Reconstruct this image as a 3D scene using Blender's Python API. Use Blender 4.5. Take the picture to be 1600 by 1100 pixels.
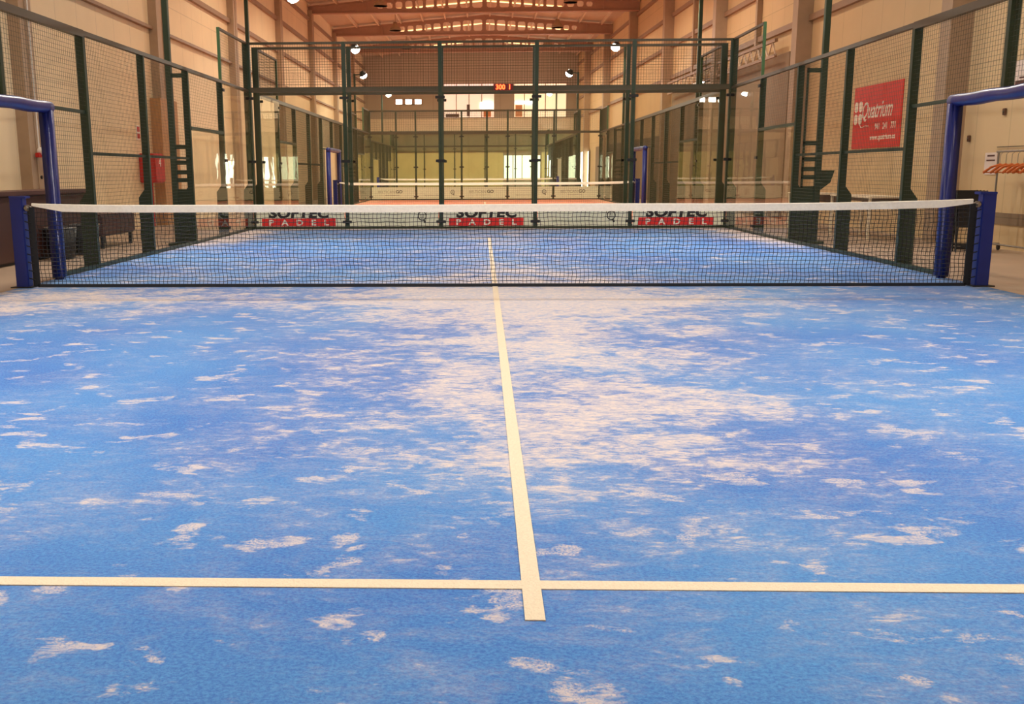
import bpy, bmesh, math, random
from mathutils import Vector, Matrix, noise
random.seed(4)
scn = bpy.context.scene
COL = scn.collection
for o in list(bpy.data.objects): bpy.data.objects.remove(o)

# ------------------------------------------------------------------ camera
CAM = Vector((-0.14283, -9.39165, 1.16804)); PITCH, YAW, ROLL = 0.17516, -0.02905, -0.0051
F = Vector((math.sin(YAW)*math.cos(PITCH), math.cos(YAW)*math.cos(PITCH), -math.sin(PITCH)))
R0 = Vector((math.cos(YAW), -math.sin(YAW), 0)); U0 = R0.cross(F)
Rv = R0*math.cos(ROLL)+U0*math.sin(ROLL); Uv = -R0*math.sin(ROLL)+U0*math.cos(ROLL)
cd = bpy.data.cameras.new('camera'); cam = bpy.data.objects.new('camera', cd); COL.objects.link(cam)
mw = Matrix((Rv, Uv, -F)).transposed().to_4x4(); mw.translation = CAM
cam.matrix_world = mw
cd.sensor_width = 36; cd.lens = 1415.818*36/1600
cd.shift_x = (800-711.587)/1600; cd.shift_y = (520.731-550)/1600
cd.clip_start = 0.05; cd.clip_end = 300
scn.camera = cam
scn.view_settings.view_transform = 'Standard'; scn.view_settings.look = 'None'
scn.view_settings.gamma = 1; scn.view_settings.use_curve_mapping = False
scn.view_settings.exposure = 0.2
try:
    scn.cycles.transparent_max_bounces = 40; scn.cycles.max_bounces = 8
    scn.cycles.sample_clamp_indirect = 6
except Exception: pass
w = bpy.data.worlds.new('world'); scn.world = w; w.use_nodes = True
bg = w.node_tree.nodes['Background']; bg.inputs[0].default_value = (1.0, .82, .66, 1); bg.inputs[1].default_value = 0.25

FLOOD_W, BAY_W, SKY_E = 1000, 470, 2.0
FLOOD_C, BAY_C = (.90, .97, 1.0), (1.0, .82, .60)

def light(name, kind, loc, target, energy, color, size=.35, angle=150):
    ld = bpy.data.lights.new(name, kind); ld.energy = energy; ld.color = color
    if kind == 'AREA': ld.shape = 'DISK'; ld.size = size
    else: ld.shadow_soft_size = size
    if kind == 'SPOT': ld.spot_size = math.radians(angle); ld.spot_blend = .6
    o = bpy.data.objects.new(name, ld); COL.objects.link(o); o.location = loc
    d = Vector(target)-Vector(loc); o.rotation_euler = d.to_track_quat('-Z', 'Y').to_euler()
    return o

# ------------------------------------------------------------------ materials
def srgb(r, g, b):
    f = lambda c: (c/255/12.92) if c/255 <= .04045 else ((c/255+.055)/1.055)**2.4
    return (f(r), f(g), f(b), 1)
MC = {}
def mat(name, rgb, rough=.6, metal=0, var=.06, scale=6, emit=0, ecol=None, bump=0, spec=.5):
    if name in MC: return MC[name]
    m = bpy.data.materials.new(name); m.use_nodes = True; nt = m.node_tree; b = nt.nodes['Principled BSDF']
    c = srgb(*rgb)
    b.inputs['Roughness'].default_value = rough; b.inputs['Metallic'].default_value = metal
    b.inputs['Specular IOR Level'].default_value = spec
    tc = nt.nodes.new('ShaderNodeTexCoord'); n = nt.nodes.new('ShaderNodeTexNoise')
    n.inputs['Scale'].default_value = scale; n.inputs['Detail'].default_value = 5
    nt.links.new(tc.outputs['Object'], n.inputs['Vector'])
    mx = nt.nodes.new('ShaderNodeMix'); mx.data_type = 'RGBA'
    mx.inputs[6].default_value = [x*(1-var*2) for x in c[:3]]+[1]; mx.inputs[7].default_value = [min(1, x*(1+var*2)) for x in c[:3]]+[1]
    nt.links.new(n.outputs['Fac'], mx.inputs[0]); nt.links.new(mx.outputs[2], b.inputs['Base Color'])
    if bump:
        bp = nt.nodes.new('ShaderNodeBump'); bp.inputs['Strength'].default_value = bump; bp.inputs['Distance'].default_value = .01
        nt.links.new(n.outputs['Fac'], bp.inputs['Height']); nt.links.new(bp.outputs[0], b.inputs['Normal'])
    if emit:
        b.inputs['Emission Color'].default_value = srgb(*(ecol or rgb)); b.inputs['Emission Strength'].default_value = emit
    MC[name] = m; return m

class NX:
    "small helper for shader arithmetic"
    def __init__(s, nt): s.nt = nt
    def m(s, op, a, b=0, c=None, clamp=False):
        n = s.nt.nodes.new('ShaderNodeMath'); n.operation = op; n.use_clamp = clamp
        for i, v in enumerate((a, b) if c is None else (a, b, c)):
            if isinstance(v, (int, float)): n.inputs[i].default_value = v
            else: s.nt.links.new(v, n.inputs[i])
        return n.outputs[0]
    def gauss(s, x, c, wd):
        d = s.m('DIVIDE', s.m('SUBTRACT', x, c), wd); return s.m('EXPONENT', s.m('MULTIPLY', s.m('MULTIPLY', d, d), -1))
    def step(s, x, a, b):
        n = s.nt.nodes.new('ShaderNodeMapRange'); n.interpolation_type = 'SMOOTHSTEP'
        s.nt.links.new(x, n.inputs[0]); n.inputs[1].default_value = a; n.inputs[2].default_value = b
        return n.outputs[0]
    def noise(s, vec, scale, detail=6, rough=.6, dist=0):
        n = s.nt.nodes.new('ShaderNodeTexNoise'); s.nt.links.new(vec, n.inputs['Vector'])
        n.inputs['Scale'].default_value = scale; n.inputs['Detail'].default_value = detail
        n.inputs['Roughness'].default_value = rough; n.inputs['Distortion'].default_value = dist
        return n.outputs['Fac']
    def mapv(s, vec, sc, loc=(0, 0, 0), rot=0):
        n = s.nt.nodes.new('ShaderNodeMapping'); s.nt.links.new(vec, n.inputs[0])
        n.inputs['Scale'].default_value = sc; n.inputs['Location'].default_value = loc; n.inputs['Rotation'].default_value = (0, 0, rot)
        return n.outputs[0]
    def mix(s, f, a, b):
        n = s.nt.nodes.new('ShaderNodeMix'); n.data_type = 'RGBA'
        s.nt.links.new(f, n.inputs[0])
        for i, v in ((6, a), (7, b)):
            if isinstance(v, tuple): n.inputs[i].default_value = v
            else: s.nt.links.new(v, n.inputs[i])
        return n.outputs[2]

def turf_material(name, dark, lightc, sandc, sandy=1.0):
    m = bpy.data.materials.new(name); m.use_nodes = True; nt = m.node_tree; b = nt.nodes['Principled BSDF']
    X = NX(nt); tc = nt.nodes.new('ShaderNodeTexCoord'); P = tc.outputs['Object']
    sp = nt.nodes.new('ShaderNodeSeparateXYZ'); nt.links.new(P, sp.inputs[0]); x, y = sp.outputs[0], sp.outputs[1]
    # where players drag the sand: along the centre line, beside the net, against the walls
    ax = X.m('ABSOLUTE', x)
    near = X.m('MULTIPLY', X.gauss(x, .25, 1.5), X.step(y, -7.4, -5.0))
    near = X.m('MULTIPLY', near, X.m('SUBTRACT', 1, X.m('MULTIPLY', X.step(y, .5, 3), .45)))
    band = X.m('MULTIPLY', X.gauss(y, -.9, 1.0), X.m('SUBTRACT', 1, X.m('MULTIPLY', X.step(x, 2.2, 3.6), .5)))
    edge = X.m('MAXIMUM', X.m('MULTIPLY', X.step(ax, 3.7, 4.95), X.step(y, 3.0, 7)), X.step(y, 9.45, 9.9))
    d = X.m('MULTIPLY', near, .15)
    d = X.m('ADD', d, X.m('MULTIPLY', band, .095))
    d = X.m('ADD', d, X.m('MULTIPLY', edge, .20))
    d = X.m('ADD', d, X.m('MULTIPLY', X.m('MULTIPLY', X.gauss(x, -4.6, 1.4), X.gauss(y, -1.3, 1.1)), .07))
    d = X.m('ADD', d, X.m('MULTIPLY', X.m('MULTIPLY', X.gauss(x, -3.4, 1.6), X.gauss(y, 2.0, 2.2)), .06))
    d = X.m('ADD', d, X.m('MULTIPLY', X.m('MULTIPLY', X.gauss(x, 1.6, .9), X.gauss(y, -7.4, .5)), .07))
    V = X.mapv(P, (1.0, 1.25, 1), (3.1, 7.7, 0), .06)
    n1 = X.noise(V, 1.5, 10, .66, .3)
    n2 = X.noise(X.mapv(P, (1.0, 1.55, 1), (11, 2, 0), -.10), 4.8, 7, .68, .9)
    streak = X.noise(X.mapv(P, (1.0, 2.7, 1), (2, 5, 0), .05), 6.5, 6, .68, 1.8)
    fine = X.noise(P, 130, 3, .7)
    patch = X.m('ADD', X.m('ADD', X.m('MULTIPLY', n1, .42), X.m('MULTIPLY', n2, .33)), X.m('MULTIPLY', streak, .25))
    n3 = X.noise(X.mapv(P, (1, 1.55, 1), (5, 1, 0), .1), 3.6, 5, .56, .3)
    spots = X.step(X.m('ADD', n3, X.m('MULTIPLY', X.m('SUBTRACT', streak, .5), .25)), .568, .645)
    s = X.m('ADD', patch, d)
    s = X.m('ADD', s, X.m('MULTIPLY', X.m('SUBTRACT', fine, .5), .10))
    soft = X.step(s, .46, .70)
    hard = X.step(s, .575, .675)
    sand = X.m('MAXIMUM', X.m('ADD', X.m('MULTIPLY', soft, .34), X.m('MULTIPLY', hard, .66)), X.m('MULTIPLY', spots, X.m('MULTIPLY', X.step(X.m('ADD', fine, X.m('MULTIPLY', n2, .7)), .62, .92), .9)))
    sand = X.m('MULTIPLY', X.m('MULTIPLY', sand, X.m('MULTIPLY', X.m('ADD', .66, X.m('MULTIPLY', X.step(streak, .38, .56), .34)), X.m('ADD', .62, X.m('MULTIPLY', X.step(X.noise(X.mapv(P, (1, 3.2, 1), (9, 4, 0), .12), 15, 5, .65, 1.6), .40, .54), .38)))), sandy, clamp=True)
    big = X.noise(P, .55, 3, .5)
    fib = X.noise(X.mapv(P, (1, 1.3, 1)), 75, 6, .85)
    shade = X.m('ADD', X.m('MULTIPLY', X.step(big, .3, .7), .35), X.m('MULTIPLY', X.step(fib, .36, .64), .65))
    base = X.mix(shade, dark, lightc)
    colr = X.mix(sand, base, sandc)
    nt.links.new(colr, b.inputs['Base Color']); b.inputs['Roughness'].default_value = .85
    b.inputs['Specular IOR Level'].default_value = .25
    try:
        b.inputs['Sheen Weight'].default_value = .15; b.inputs['Sheen Roughness'].default_value = .4
    except Exception: pass
    bp = nt.nodes.new('ShaderNodeBump'); bp.inputs['Strength'].default_value = .5; bp.inputs['Distance'].default_value = .012
    nt.links.new(X.m('ADD', fib, X.m('MULTIPLY', n2, .6)), bp.inputs['Height']); nt.links.new(bp.outputs[0], b.inputs['Normal'])
    return m

def glass_material(name, tint, refl=1.0, film=None, film_a=0):
    m = bpy.data.materials.new(name); m.use_nodes = True; nt = m.node_tree; nt.nodes.clear()
    out = nt.nodes.new('ShaderNodeOutputMaterial'); t = nt.nodes.new('ShaderNodeBsdfTransparent'); t.inputs[0].default_value = tint
    g = nt.nodes.new('ShaderNodeBsdfGlossy'); g.inputs['Roughness'].default_value = .012
    fr = nt.nodes.new('ShaderNodeFresnel'); fr.inputs[0].default_value = 1.47
    mu = nt.nodes.new('ShaderNodeMath'); mu.operation = 'MULTIPLY'; mu.inputs[1].default_value = refl*1.15; nt.links.new(fr.outputs[0], mu.inputs[0])
    ge = nt.nodes.new('ShaderNodeNewGeometry'); inv = nt.nodes.new('ShaderNodeMath'); inv.operation = 'SUBTRACT'; inv.inputs[0].default_value = 1
    nt.links.new(ge.outputs['Backfacing'], inv.inputs[1]); m2 = nt.nodes.new('ShaderNodeMath'); m2.operation = 'MULTIPLY'
    nt.links.new(mu.outputs[0], m2.inputs[0]); nt.links.new(inv.outputs[0], m2.inputs[1]); mu = m2
    tc = nt.nodes.new('ShaderNodeTexCoord'); n = nt.nodes.new('ShaderNodeTexNoise'); n.inputs['Scale'].default_value = 1.4
    nt.links.new(tc.outputs['Object'], n.inputs['Vector'])
    bp = nt.nodes.new('ShaderNodeBump'); bp.inputs['Strength'].default_value = .05; bp.inputs['Distance'].default_value = .02
    nt.links.new(n.outputs['Fac'], bp.inputs['Height']); nt.links.new(bp.outputs[0], g.inputs['Normal'])
    mx = nt.nodes.new('ShaderNodeMixShader'); nt.links.new(mu.outputs[0], mx.inputs[0])
    nt.links.new(t.outputs[0], mx.inputs[1]); nt.links.new(g.outputs[0], mx.inputs[2]); nt.links.new(mx.outputs[0], out.inputs[0])
    return m

def wall_material(name, rgb, joint=.9, axis='v', dirt=.08):
    "painted panels with vertical joints along object Y and faint dirt"
    m = bpy.data.materials.new(name); m.use_nodes = True; nt = m.node_tree; b = nt.nodes['Principled BSDF']
    X = NX(nt); tc = nt.nodes.new('ShaderNodeTexCoord'); P = tc.outputs['Object']
    sp = nt.nodes.new('ShaderNodeSeparateXYZ'); nt.links.new(P, sp.inputs[0])
    t = sp.outputs[1] if axis == 'v' else sp.outputs[0]
    fr = X.m('FRACT', X.m('DIVIDE', t, joint))
    jl = X.m('LESS_THAN', X.m('ABSOLUTE', X.m('SUBTRACT', fr, .5)), .008)
    frz = X.m('FRACT', X.m('DIVIDE', X.m('ADD', sp.outputs[2], .75), 2.4))
    jz = X.m('LESS_THAN', X.m('ABSOLUTE', X.m('SUBTRACT', frz, .5)), .004)
    j = X.m('MULTIPLY', X.m('MAXIMUM', jl, jz), .35)
    n = X.noise(P, .7, 6, .6)
    c = srgb(*rgb)
    base = X.mix(n, tuple(v*(1-dirt*2) for v in c[:3])+(1,), tuple(min(1, v*(1+dirt)) for v in c[:3])+(1,))
    nt.links.new(X.mix(j, base, tuple(v*.35 for v in c[:3])+(1,)), b.inputs['Base Color'])
    b.inputs['Roughness'].default_value = .7
    return m

M_GREEN = mat('green_paint', (44, 62, 44), .45)
M_GREEN2 = mat('green_paint_light', (58, 92, 56), .4)
M_RAIL = mat('olive_steel_rail', (84, 76, 58), .35, .2)
M_WIRE = mat('green_wire', (52, 62, 44), .5)
M_CLAMP = mat('black_clamp', (30, 32, 32), .4)
M_GLASS = glass_material('tempered_glass', (.972, .987, .958, 1))
M_BLUE = mat('blue_vinyl', (28, 38, 112), .34, bump=.2, scale=9)
M_BLUEP = mat('blue_steel', (18, 42, 128), .4)
M_WHITE = mat('white_band', (244, 236, 222), .7, bump=.3, scale=40)
M_NET = mat('black_net_cord', (22, 24, 30), .7)
M_BLACK = mat('black_plastic', (24, 24, 26), .45)
M_LINE = mat('white_turf_fibre', (222, 202, 174), .9, scale=160, var=.09, bump=.6)
M_TURF = turf_material('blue_turf_with_sand', srgb(30, 78, 168), srgb(88, 152, 206), srgb(218, 199, 188))
M_TURF2 = turf_material('terracotta_turf', srgb(190, 96, 62), srgb(226, 132, 92), srgb(240, 196, 160), .5)
M_CONC = mat('concrete_floor', (172, 148, 126), .5, scale=1.3, var=.1)
M_WALL = wall_material('cream_wall_panels', (236, 214, 176))
M_WALLT = wall_material('tan_wall_panels', (142, 120, 96), .5)
M_END = wall_material('end_wall_panels', (180, 168, 150), 2.2, 'h')
M_COLU = mat('column_paint', (172, 146, 120), .6)
M_GIRT = mat('girt_paint', (152, 122, 98), .55)
M_BEAM = mat('beam_paint', (172, 134, 112), .6)
M_CEIL = mat('roof_panel', (200, 178, 156), .7)
M_PURL = mat('purlin_paint', (214, 192, 168), .6)
M_LAMP = mat('lit_lamp_lens', (255, 250, 240), emit=22)
M_SKY = mat('skylight_panel', (255, 214, 150), emit=SKY_E)
M_DAY = mat('daylight_pane', (255, 252, 246), emit=8)
M_STEEL = mat('galvanised_steel', (150, 146, 138), .35, .7)

# ------------------------------------------------------------------ mesh helpers
def box(bm, a, b, bevel=0):
    x0, y0, z0 = [min(p, q) for p, q in zip(a, b)]; x1, y1, z1 = [max(p, q) for p, q in zip(a, b)]
    v = [bm.verts.new(p) for p in ((x0, y0, z0), (x1, y0, z0), (x1, y1, z0), (x0, y1, z0), (x0, y0, z1), (x1, y0, z1), (x1, y1, z1), (x0, y1, z1))]
    fs = [bm.faces.new([v[i] for i in f]) for f in ((3, 2, 1, 0), (4, 5, 6, 7), (0, 1, 5, 4), (1, 2, 6, 5), (2, 3, 7, 6), (3, 0, 4, 7))]
    if bevel:
        es = {e for f in fs for e in f.edges}
        bmesh.ops.bevel(bm, geom=list(es), offset=bevel, segments=2, affect='EDGES')
def bar(bm, p, q, r, n=4, phase=None, caps=True):
    "straight round/square bar from p to q"
    p, q = Vector(p), Vector(q); d = (q-p).normalized()
    up = Vector((0, 0, 1)) if abs(d.z) < .95 else Vector((0, 1, 0))
    s = d.cross(up).normalized(); t = s.cross(d)
    ph = (math.pi/4 if n == 4 else 0) if phase is None else phase
    rr = r*math.sqrt(2) if n == 4 else r
    A, B = [], []
    for i in range(n):
        a = ph+2*math.pi*i/n; o = s*math.cos(a)*rr+t*math.sin(a)*rr
        A.append(bm.verts.new(p+o)); B.append(bm.verts.new(q+o))
    for i in range(n): bm.faces.new((A[i], A[(i+1) % n], B[(i+1) % n], B[i]))
    if caps: bm.faces.new(A[::-1]); bm.faces.new(B)
def tube(bm, pts, r, n=12, rf=None):
    "swept tube through pts"
    pts = [Vector(p) for p in pts]; rings = []
    ref = Vector((0, 0, 1))
    for i, p in enumerate(pts):
        d = (pts[min(i+1, len(pts)-1)]-pts[max(i-1, 0)]).normalized()
        u = Vector((1, 0, 0)) if abs(d.x) < .9 else Vector((0, 1, 0))
        s = d.cross(u).normalized(); t = s.cross(d); rad = rf(i, p) if rf else r
        rings.append([bm.verts.new(p+s*math.cos(2*math.pi*k/n)*rad+t*math.sin(2*math.pi*k/n)*rad) for k in range(n)])
    for a, b in zip(rings, rings[1:]):
        for k in range(n): bm.faces.new((a[k], a[(k+1) % n], b[(k+1) % n], b[k]))
    bm.faces.new(rings[0][::-1]); bm.faces.new(rings[-1])
def lathe(bm, prof, c=(0, 0, 0), n=20, axis='z'):
    rings = []
    for r, h in prof:
        ring = []
        for k in range(n):
            a = 2*math.pi*k/n; u, v = r*math.cos(a), r*math.sin(a)
            p = (u, v, h) if axis == 'z' else ((h, u, v) if axis == 'x' else (u, h, v))
            ring.append(bm.verts.new((c[0]+p[0], c[1]+p[1], c[2]+p[2])))
        rings.append(ring)
    for a, b in zip(rings, rings[1:]):
        for k in range(n): bm.faces.new((a[k], a[(k+1) % n], b[(k+1) % n], b[k]))
    bm.faces.new(rings[0][::-1]); bm.faces.new(rings[-1])
def prism(bm, poly, axis, a, b):
    "extrude 2D polygon along axis from a to b; poly in the other two axes in xyz order"
    def P(u, v, w): return {'x': (w, u, v), 'y': (u, w, v), 'z': (u, v, w)}[axis]
    A = [bm.verts.new(P(u, v, a)) for u, v in poly]; B = [bm.verts.new(P(u, v, b)) for u, v in poly]
    n = len(poly); bm.faces.new(A[::-1]); bm.faces.new(B)
    for i in range(n): bm.faces.new((A[i], A[(i+1) % n], B[(i+1) % n], B[i]))
def obj(name, bm, m, parent=None, smooth=False):
    bmesh.ops.recalc_face_normals(bm, faces=bm.faces[:])
    me = bpy.data.meshes.new(name); bm.to_mesh(me); bm.free()
    if smooth:
        for p in me.polygons: p.use_smooth = True
    me.materials.append(m)
    o = bpy.data.objects.new(name, me); COL.objects.link(o)
    if parent: o.parent = parent; o.matrix_parent_inverse = Matrix.Identity(4)
    return o
def N(): return bmesh.new()
def thing(name, label, cat, loc=(0, 0, 0), rz=0, group=None):
    o = bpy.data.objects.new(name, None); COL.objects.link(o); o.location = loc; o.rotation_euler = (0, 0, rz)
    o.empty_display_size = .1
    return tag(o, label, cat, group)
def tag(o, label, cat, group=None):
    o['label'] = label; o['category'] = cat
    if group: o['group'] = group
    return o
def struct(name, bm, m):
    o = obj(name, bm, m); o['kind'] = 'structure'; return o
def copy_thing(root, loc, rz=None, label=None, group=None):
    r = root.copy(); COL.objects.link(r); r.location = loc
    if rz is not None: r.rotation_euler = (0, 0, rz)
    if label: r['label'] = label
    if group: r['group'] = group
    for ch in list(root.children):
        c = ch.copy(); COL.objects.link(c); c.parent = r
        for g in ch.children:
            e = g.copy(); COL.objects.link(e); e.parent = c
    return r
def text(name, s, size, m, parent, loc, rot, ext=.002, bold=0, shear=0, sx=1, align='CENTER', space=1):
    cu = bpy.data.curves.new(name, 'FONT'); cu.body = s; cu.size = size; cu.extrude = ext; cu.offset = bold; cu.shear = shear
    cu.align_x = align; cu.space_character = space; cu.resolution_u = 3
    t = bpy.data.objects.new(name, cu); COL.objects.link(t)
    dg = bpy.context.evaluated_depsgraph_get(); me = bpy.data.meshes.new_from_object(t.evaluated_get(dg)); bpy.data.objects.remove(t)
    for v in me.vertices: v.co.x *= sx
    me.materials.clear(); me.materials.append(m)
    o = bpy.data.objects.new(name, me); COL.objects.link(o); o.parent = parent; o.location = loc; o.rotation_euler = rot
    return o

# ------------------------------------------------------------------ hall
XL = -7.9; YN = -14.0; YE = 52.0; ZE = 8.65; ZR = 9.3
def XR(y): return 8.07-.036*y
bm = N(); v = [bm.verts.new(p) for p in ((XL-.3, YN-.3, -.03), (XR(YN)+.3, YN-.3, -.03), (XR(YE)+.3, YE+.3, -.03), (XL-.3, YE+.3, -.03))]; bm.faces.new(v)
r = bmesh.ops.extrude_face_region(bm, geom=bm.faces[:]); bmesh.ops.translate(bm, vec=(0, 0, -.2), verts=[g for g in r['geom'] if isinstance(g, bmesh.types.BMVert)])
struct('floor', bm, M_CONC)
bm = N(); box(bm, (XL-.25, YN, -.03), (XL, YE, ZE+.1)); struct('wall_left', bm, M_WALL)
def rwall(bm, y0, y1, z0, z1, d0=0, d1=.25):
    "slab following the converging right wall, d measured outwards"
    vs = [(XR(y0)+d0, y0), (XR(y0)+d1, y0), (XR(y1)+d1, y1), (XR(y1)+d0, y1)]; prism(bm, vs, 'z', z0, z1)
bm = N(); rwall(bm, YN, YE, -.03, ZE+.2); struct('wall_right', bm, wall_material('tan_wall_right', (218, 190, 146)))
bm = N(); rwall(bm, 14.2, 26.2, 0, 4.1, -.05, 0); rwall(bm, 26.9, 44, 0, 2.6, -.05, 0); struct('trim_1', bm, M_WALLT)
# end wall: solid panels round the gallery windows, door and shop window
bm = N(); E0, E1 = YE, YE+.25
holes = [(-2.62, .72, 4.72, 6.97), (2.0, 5.45, 4.72, 6.95), (-5.9, -4.0, 5.6, 6.0), (4.1, 4.95, 0, 2.35), (1.35, 3.8, .75, 2.35)]
xs = sorted({XL, 6.2}|{h[0] for h in holes}|{h[1] for h in holes}); zs = sorted({-.03, ZR+.1}|{h[2] for h in holes}|{h[3] for h in holes})
for i in range(len(xs)-1):
    for k in range(len(zs)-1):
        cx, cz = (xs[i]+xs[i+1])/2, (zs[k]+zs[k+1])/2
        if not any(h[0] < cx < h[1] and h[2] < cz < h[3] for h in holes): box(bm, (xs[i], E0, zs[k]), (xs[i+1], E1, zs[k+1]))
struct('wall_back', bm, M_END)
M_BAND = mat('grey_wall_band', (150, 146, 116), .6); M_YEL = mat('yellow_lower_wall', (226, 214, 156), .6, scale=2)
bm = N(); box(bm, (-7.9, YE-.12, 2.55), (6.1, YE, 3.9)); struct('trim_2', bm, M_BAND)  # grey band across the end wall, above the yellow lower part
bm = N(); box(bm, (-7.9, YE-.03, 3.9), (6.1, YE, 4.7)); struct('trim_8', bm, mat('cream_lit_wall_band', (240, 226, 196), .6, scale=1.5))  # brighter cream painted in for floodlight falling on this part of the end wall
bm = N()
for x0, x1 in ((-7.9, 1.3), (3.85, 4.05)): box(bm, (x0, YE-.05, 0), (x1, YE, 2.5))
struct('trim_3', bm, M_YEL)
bm = N(); box(bm, (XL-.2, YN-.25, -.03), (XR(YN)+.2, YN, ZR)); struct('wall_front', bm, M_WALL)
# roof
bm = N()
prism(bm, [(XL-.25, ZE), (0, ZR+.02), (0, ZR+.2), (XL-.25, ZE+.2)], 'y', YN, YE+.25)
prism(bm, [(0, ZR+.02), (8.8, ZE-.07), (8.8, ZE+.13), (0, ZR+.2)], 'y', YN, YE+.25)
struct('ceiling', bm, M_CEIL)
def roofz(x): return ZR-(ZR-ZE)*abs(x)/7.9
bm = N()
for k in range(-6, 8):
    x = k*1.15+.3
    if x > 7.6 or x < -7.7: continue
    y1 = YE if x < 6.0 else min(YE, (8.07-x-.1)/.036)
    box(bm, (x-.035, YN, roofz(x)-.16), (x+.035, y1, roofz(x)+.01))
struct('trim_4', bm, M_PURL)
bm = N()
for x in (XL+.01, ):
    for z, h in ((4.5, .07), (5.7, .13), (6.85, .14), (7.9, .14)): box(bm, (XL, YN, z), (XL+.1, YE, z+h))
struct('trim_5', bm, M_GIRT)
bm = N()
for z in (4.62, 5.8, 6.9, 8.0): rwall(bm, YN, YE, z, z+.14, -.1, 0)
struct('trim_6', bm, M_GIRT)

# roof beams with castellated openings: one thing each
def roof_beam(y, label, openings=True):
    t = thing('roof_beam', label, 'beam', (0, y, 8.2), group=None)
    x0, x1 = XL, XR(y)-.02; zb = 0.05
    top = lambda x: roofz(x)-.16-8.2
    bm = N()
    if not openings:
        prism(bm, [(x0, zb), (x1, zb), (x1, top(x1)), (0, top(0)), (x0, top(x0))], 'y', -.05, .05)
    else:
        # openings grow towards the ridge
        hs = []; x = .10
        wd = .44
        while x < 4.9:
            hs.append((x, x+wd)); x += wd+.13; wd = max(.16, wd*.965-.006)
        hs = [(-b, -a) for a, b in hs[::-1]]+hs
        cur = x0
        for a, b in hs:
            zt0 = top(a)-.13; zb0 = zb+.16
            frac = 1.0
            h = max(.10, (min(top(a), top(b))-.12)-zb0)
            pts = []
            prism(bm, [(cur, zb), (a, zb), (a, top(a))]+([(0, top(0))] if cur < 0 < a else [])+[(cur, top(cur))], 'y', -.04, .04)
            # below and above the opening, with chamfered corners
            c = min(.06, h*.25)
            zt = zb0+h
            prism(bm, [(a, zb), (b, zb), (b, zb0+c), (b-c, zb0), (a+c, zb0), (a, zb0+c)], 'y', -.04, .04)
            prism(bm, [(a, zt-c), (a+c, zt), (b-c, zt), (b, zt-c), (b, top(b)), (a, top(a))], 'y', -.04, .04)
            cur = b
        prism(bm, [(cur, zb), (x1, zb), (x1, top(x1)), (cur, top(cur))], 'y', -.04, .04)
    obj('web', bm, M_BEAM, t)
    bm = N(); box(bm, (x0, -.13, 0), (x1, .13, .05)); obj('bottom_flange', bm, M_BEAM, t)
    bm = N(); prism(bm, [(x0, top(x0)), (0, top(0)), (x1, top(x1)), (x1, top(x1)+.05), (0, top(0)+.05), (x0, top(x0)+.05)], 'y', -.13, .13)
    obj('top_flange', bm, M_BEAM, t)
    bm = N(); box(bm, (-.04, -.1, .05), (.04, .1, top(0)))
    for s in (-1, 1): box(bm, (s*5.3-.02, -.1, .05), (s*5.3+.02, .1, top(5.3)))
    obj('stiffener', bm, M_BEAM, t)
    return t
roof_beam(32.9, 'orange-brown steel roof beam with a row of openings, nearest of those visible')
roof_beam(39.6, 'orange-brown steel roof beam with openings, just above the green top rail')
roof_beam(46.3, 'steel roof beam farthest back, close to the end wall')
for y in (26.2, 19.5, 12.8, 6.1, -.6, -7.3): pass
bm = N()
for y in (26.2, 19.5, 12.8, 6.1, -.6, -7.3): box(bm, (XL, y-.06, 8.25), (XR(y), y+.06, 8.6))
struct('trim_7', bm, M_BEAM)
# skylight strips
bm = N()
for k, y in enumerate([-4.0, 2.7, 9.4, 16.1, 22.8, 29.5, 36.2, 42.9, 49.6]):
    x = 5.2
    prism(bm, [(-x, roofz(x)-.03), (-.1, ZR-.03), (-.1, ZR-.01), (-x, roofz(x)-.01)], 'y', y-.08, y+.08)
    prism(bm, [(.1, ZR-.03), (x, roofz(x)-.03), (x, roofz(x)-.01), (.1, ZR-.01)], 'y', y-.08, y+.08)
o = struct('window_1', bm, M_SKY)

# wall columns, one thing each
LC = [6.1+6.7*k for k in range(7)]; RC = [6.2+6.75*k for k in range(7)]
ordn = ['nearest', 'second', 'third', 'fourth', 'fifth', 'sixth', 'farthest']
notes = ['beside the dark brown counter', 'with wood cladding at its foot', 'behind the corner glass', 'beyond the first glass wall', 'at the end of the nearest visible roof beam', 'at the second roof beam', 'by the end wall']
for k, y in enumerate(LC):
    wd = .7 if k == 1 else .42
    bm = N(); box(bm, (XL, y-wd/2, -.03), (XL+.2, y+wd/2, ZE-.3)); box(bm, (XL+.2, y-.02, 0), (XL+.215, y+.02, ZE-.3))
    o = obj('column', bm, M_COLU); tag(o, 'tan left wall column, %s' % notes[k], 'column', 'left wall columns')
rn = ['behind the right blue padded frame', 'beyond the white tables', 'just left of the green corner post', 'behind the far glass corner, fourth along', 'fifth along, left of the bright lamp', 'sixth along', 'by the end wall']
for k, y in enumerate(RC):
    x = XR(y)
    bm = N(); box(bm, (x-.36, y, -.03), (x+.05, y+.36, ZE-.35))
    o = obj('column', bm, M_COLU); tag(o, 'brown-grey right wall column, %s' % rn[k], 'column', 'right wall columns')
for k, y in enumerate((16.6, 23.2)):
    x = XR(y); bm = N(); box(bm, (x-.14, y-.08, 4.4), (x, y+.08, ZE-.3))
    tag(obj('wall_post', bm, M_COLU), ['slim post above the lattice girder, nearer one', 'slim post above the lattice girder, farther one'][k], 'post', 'slim right wall posts')

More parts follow.
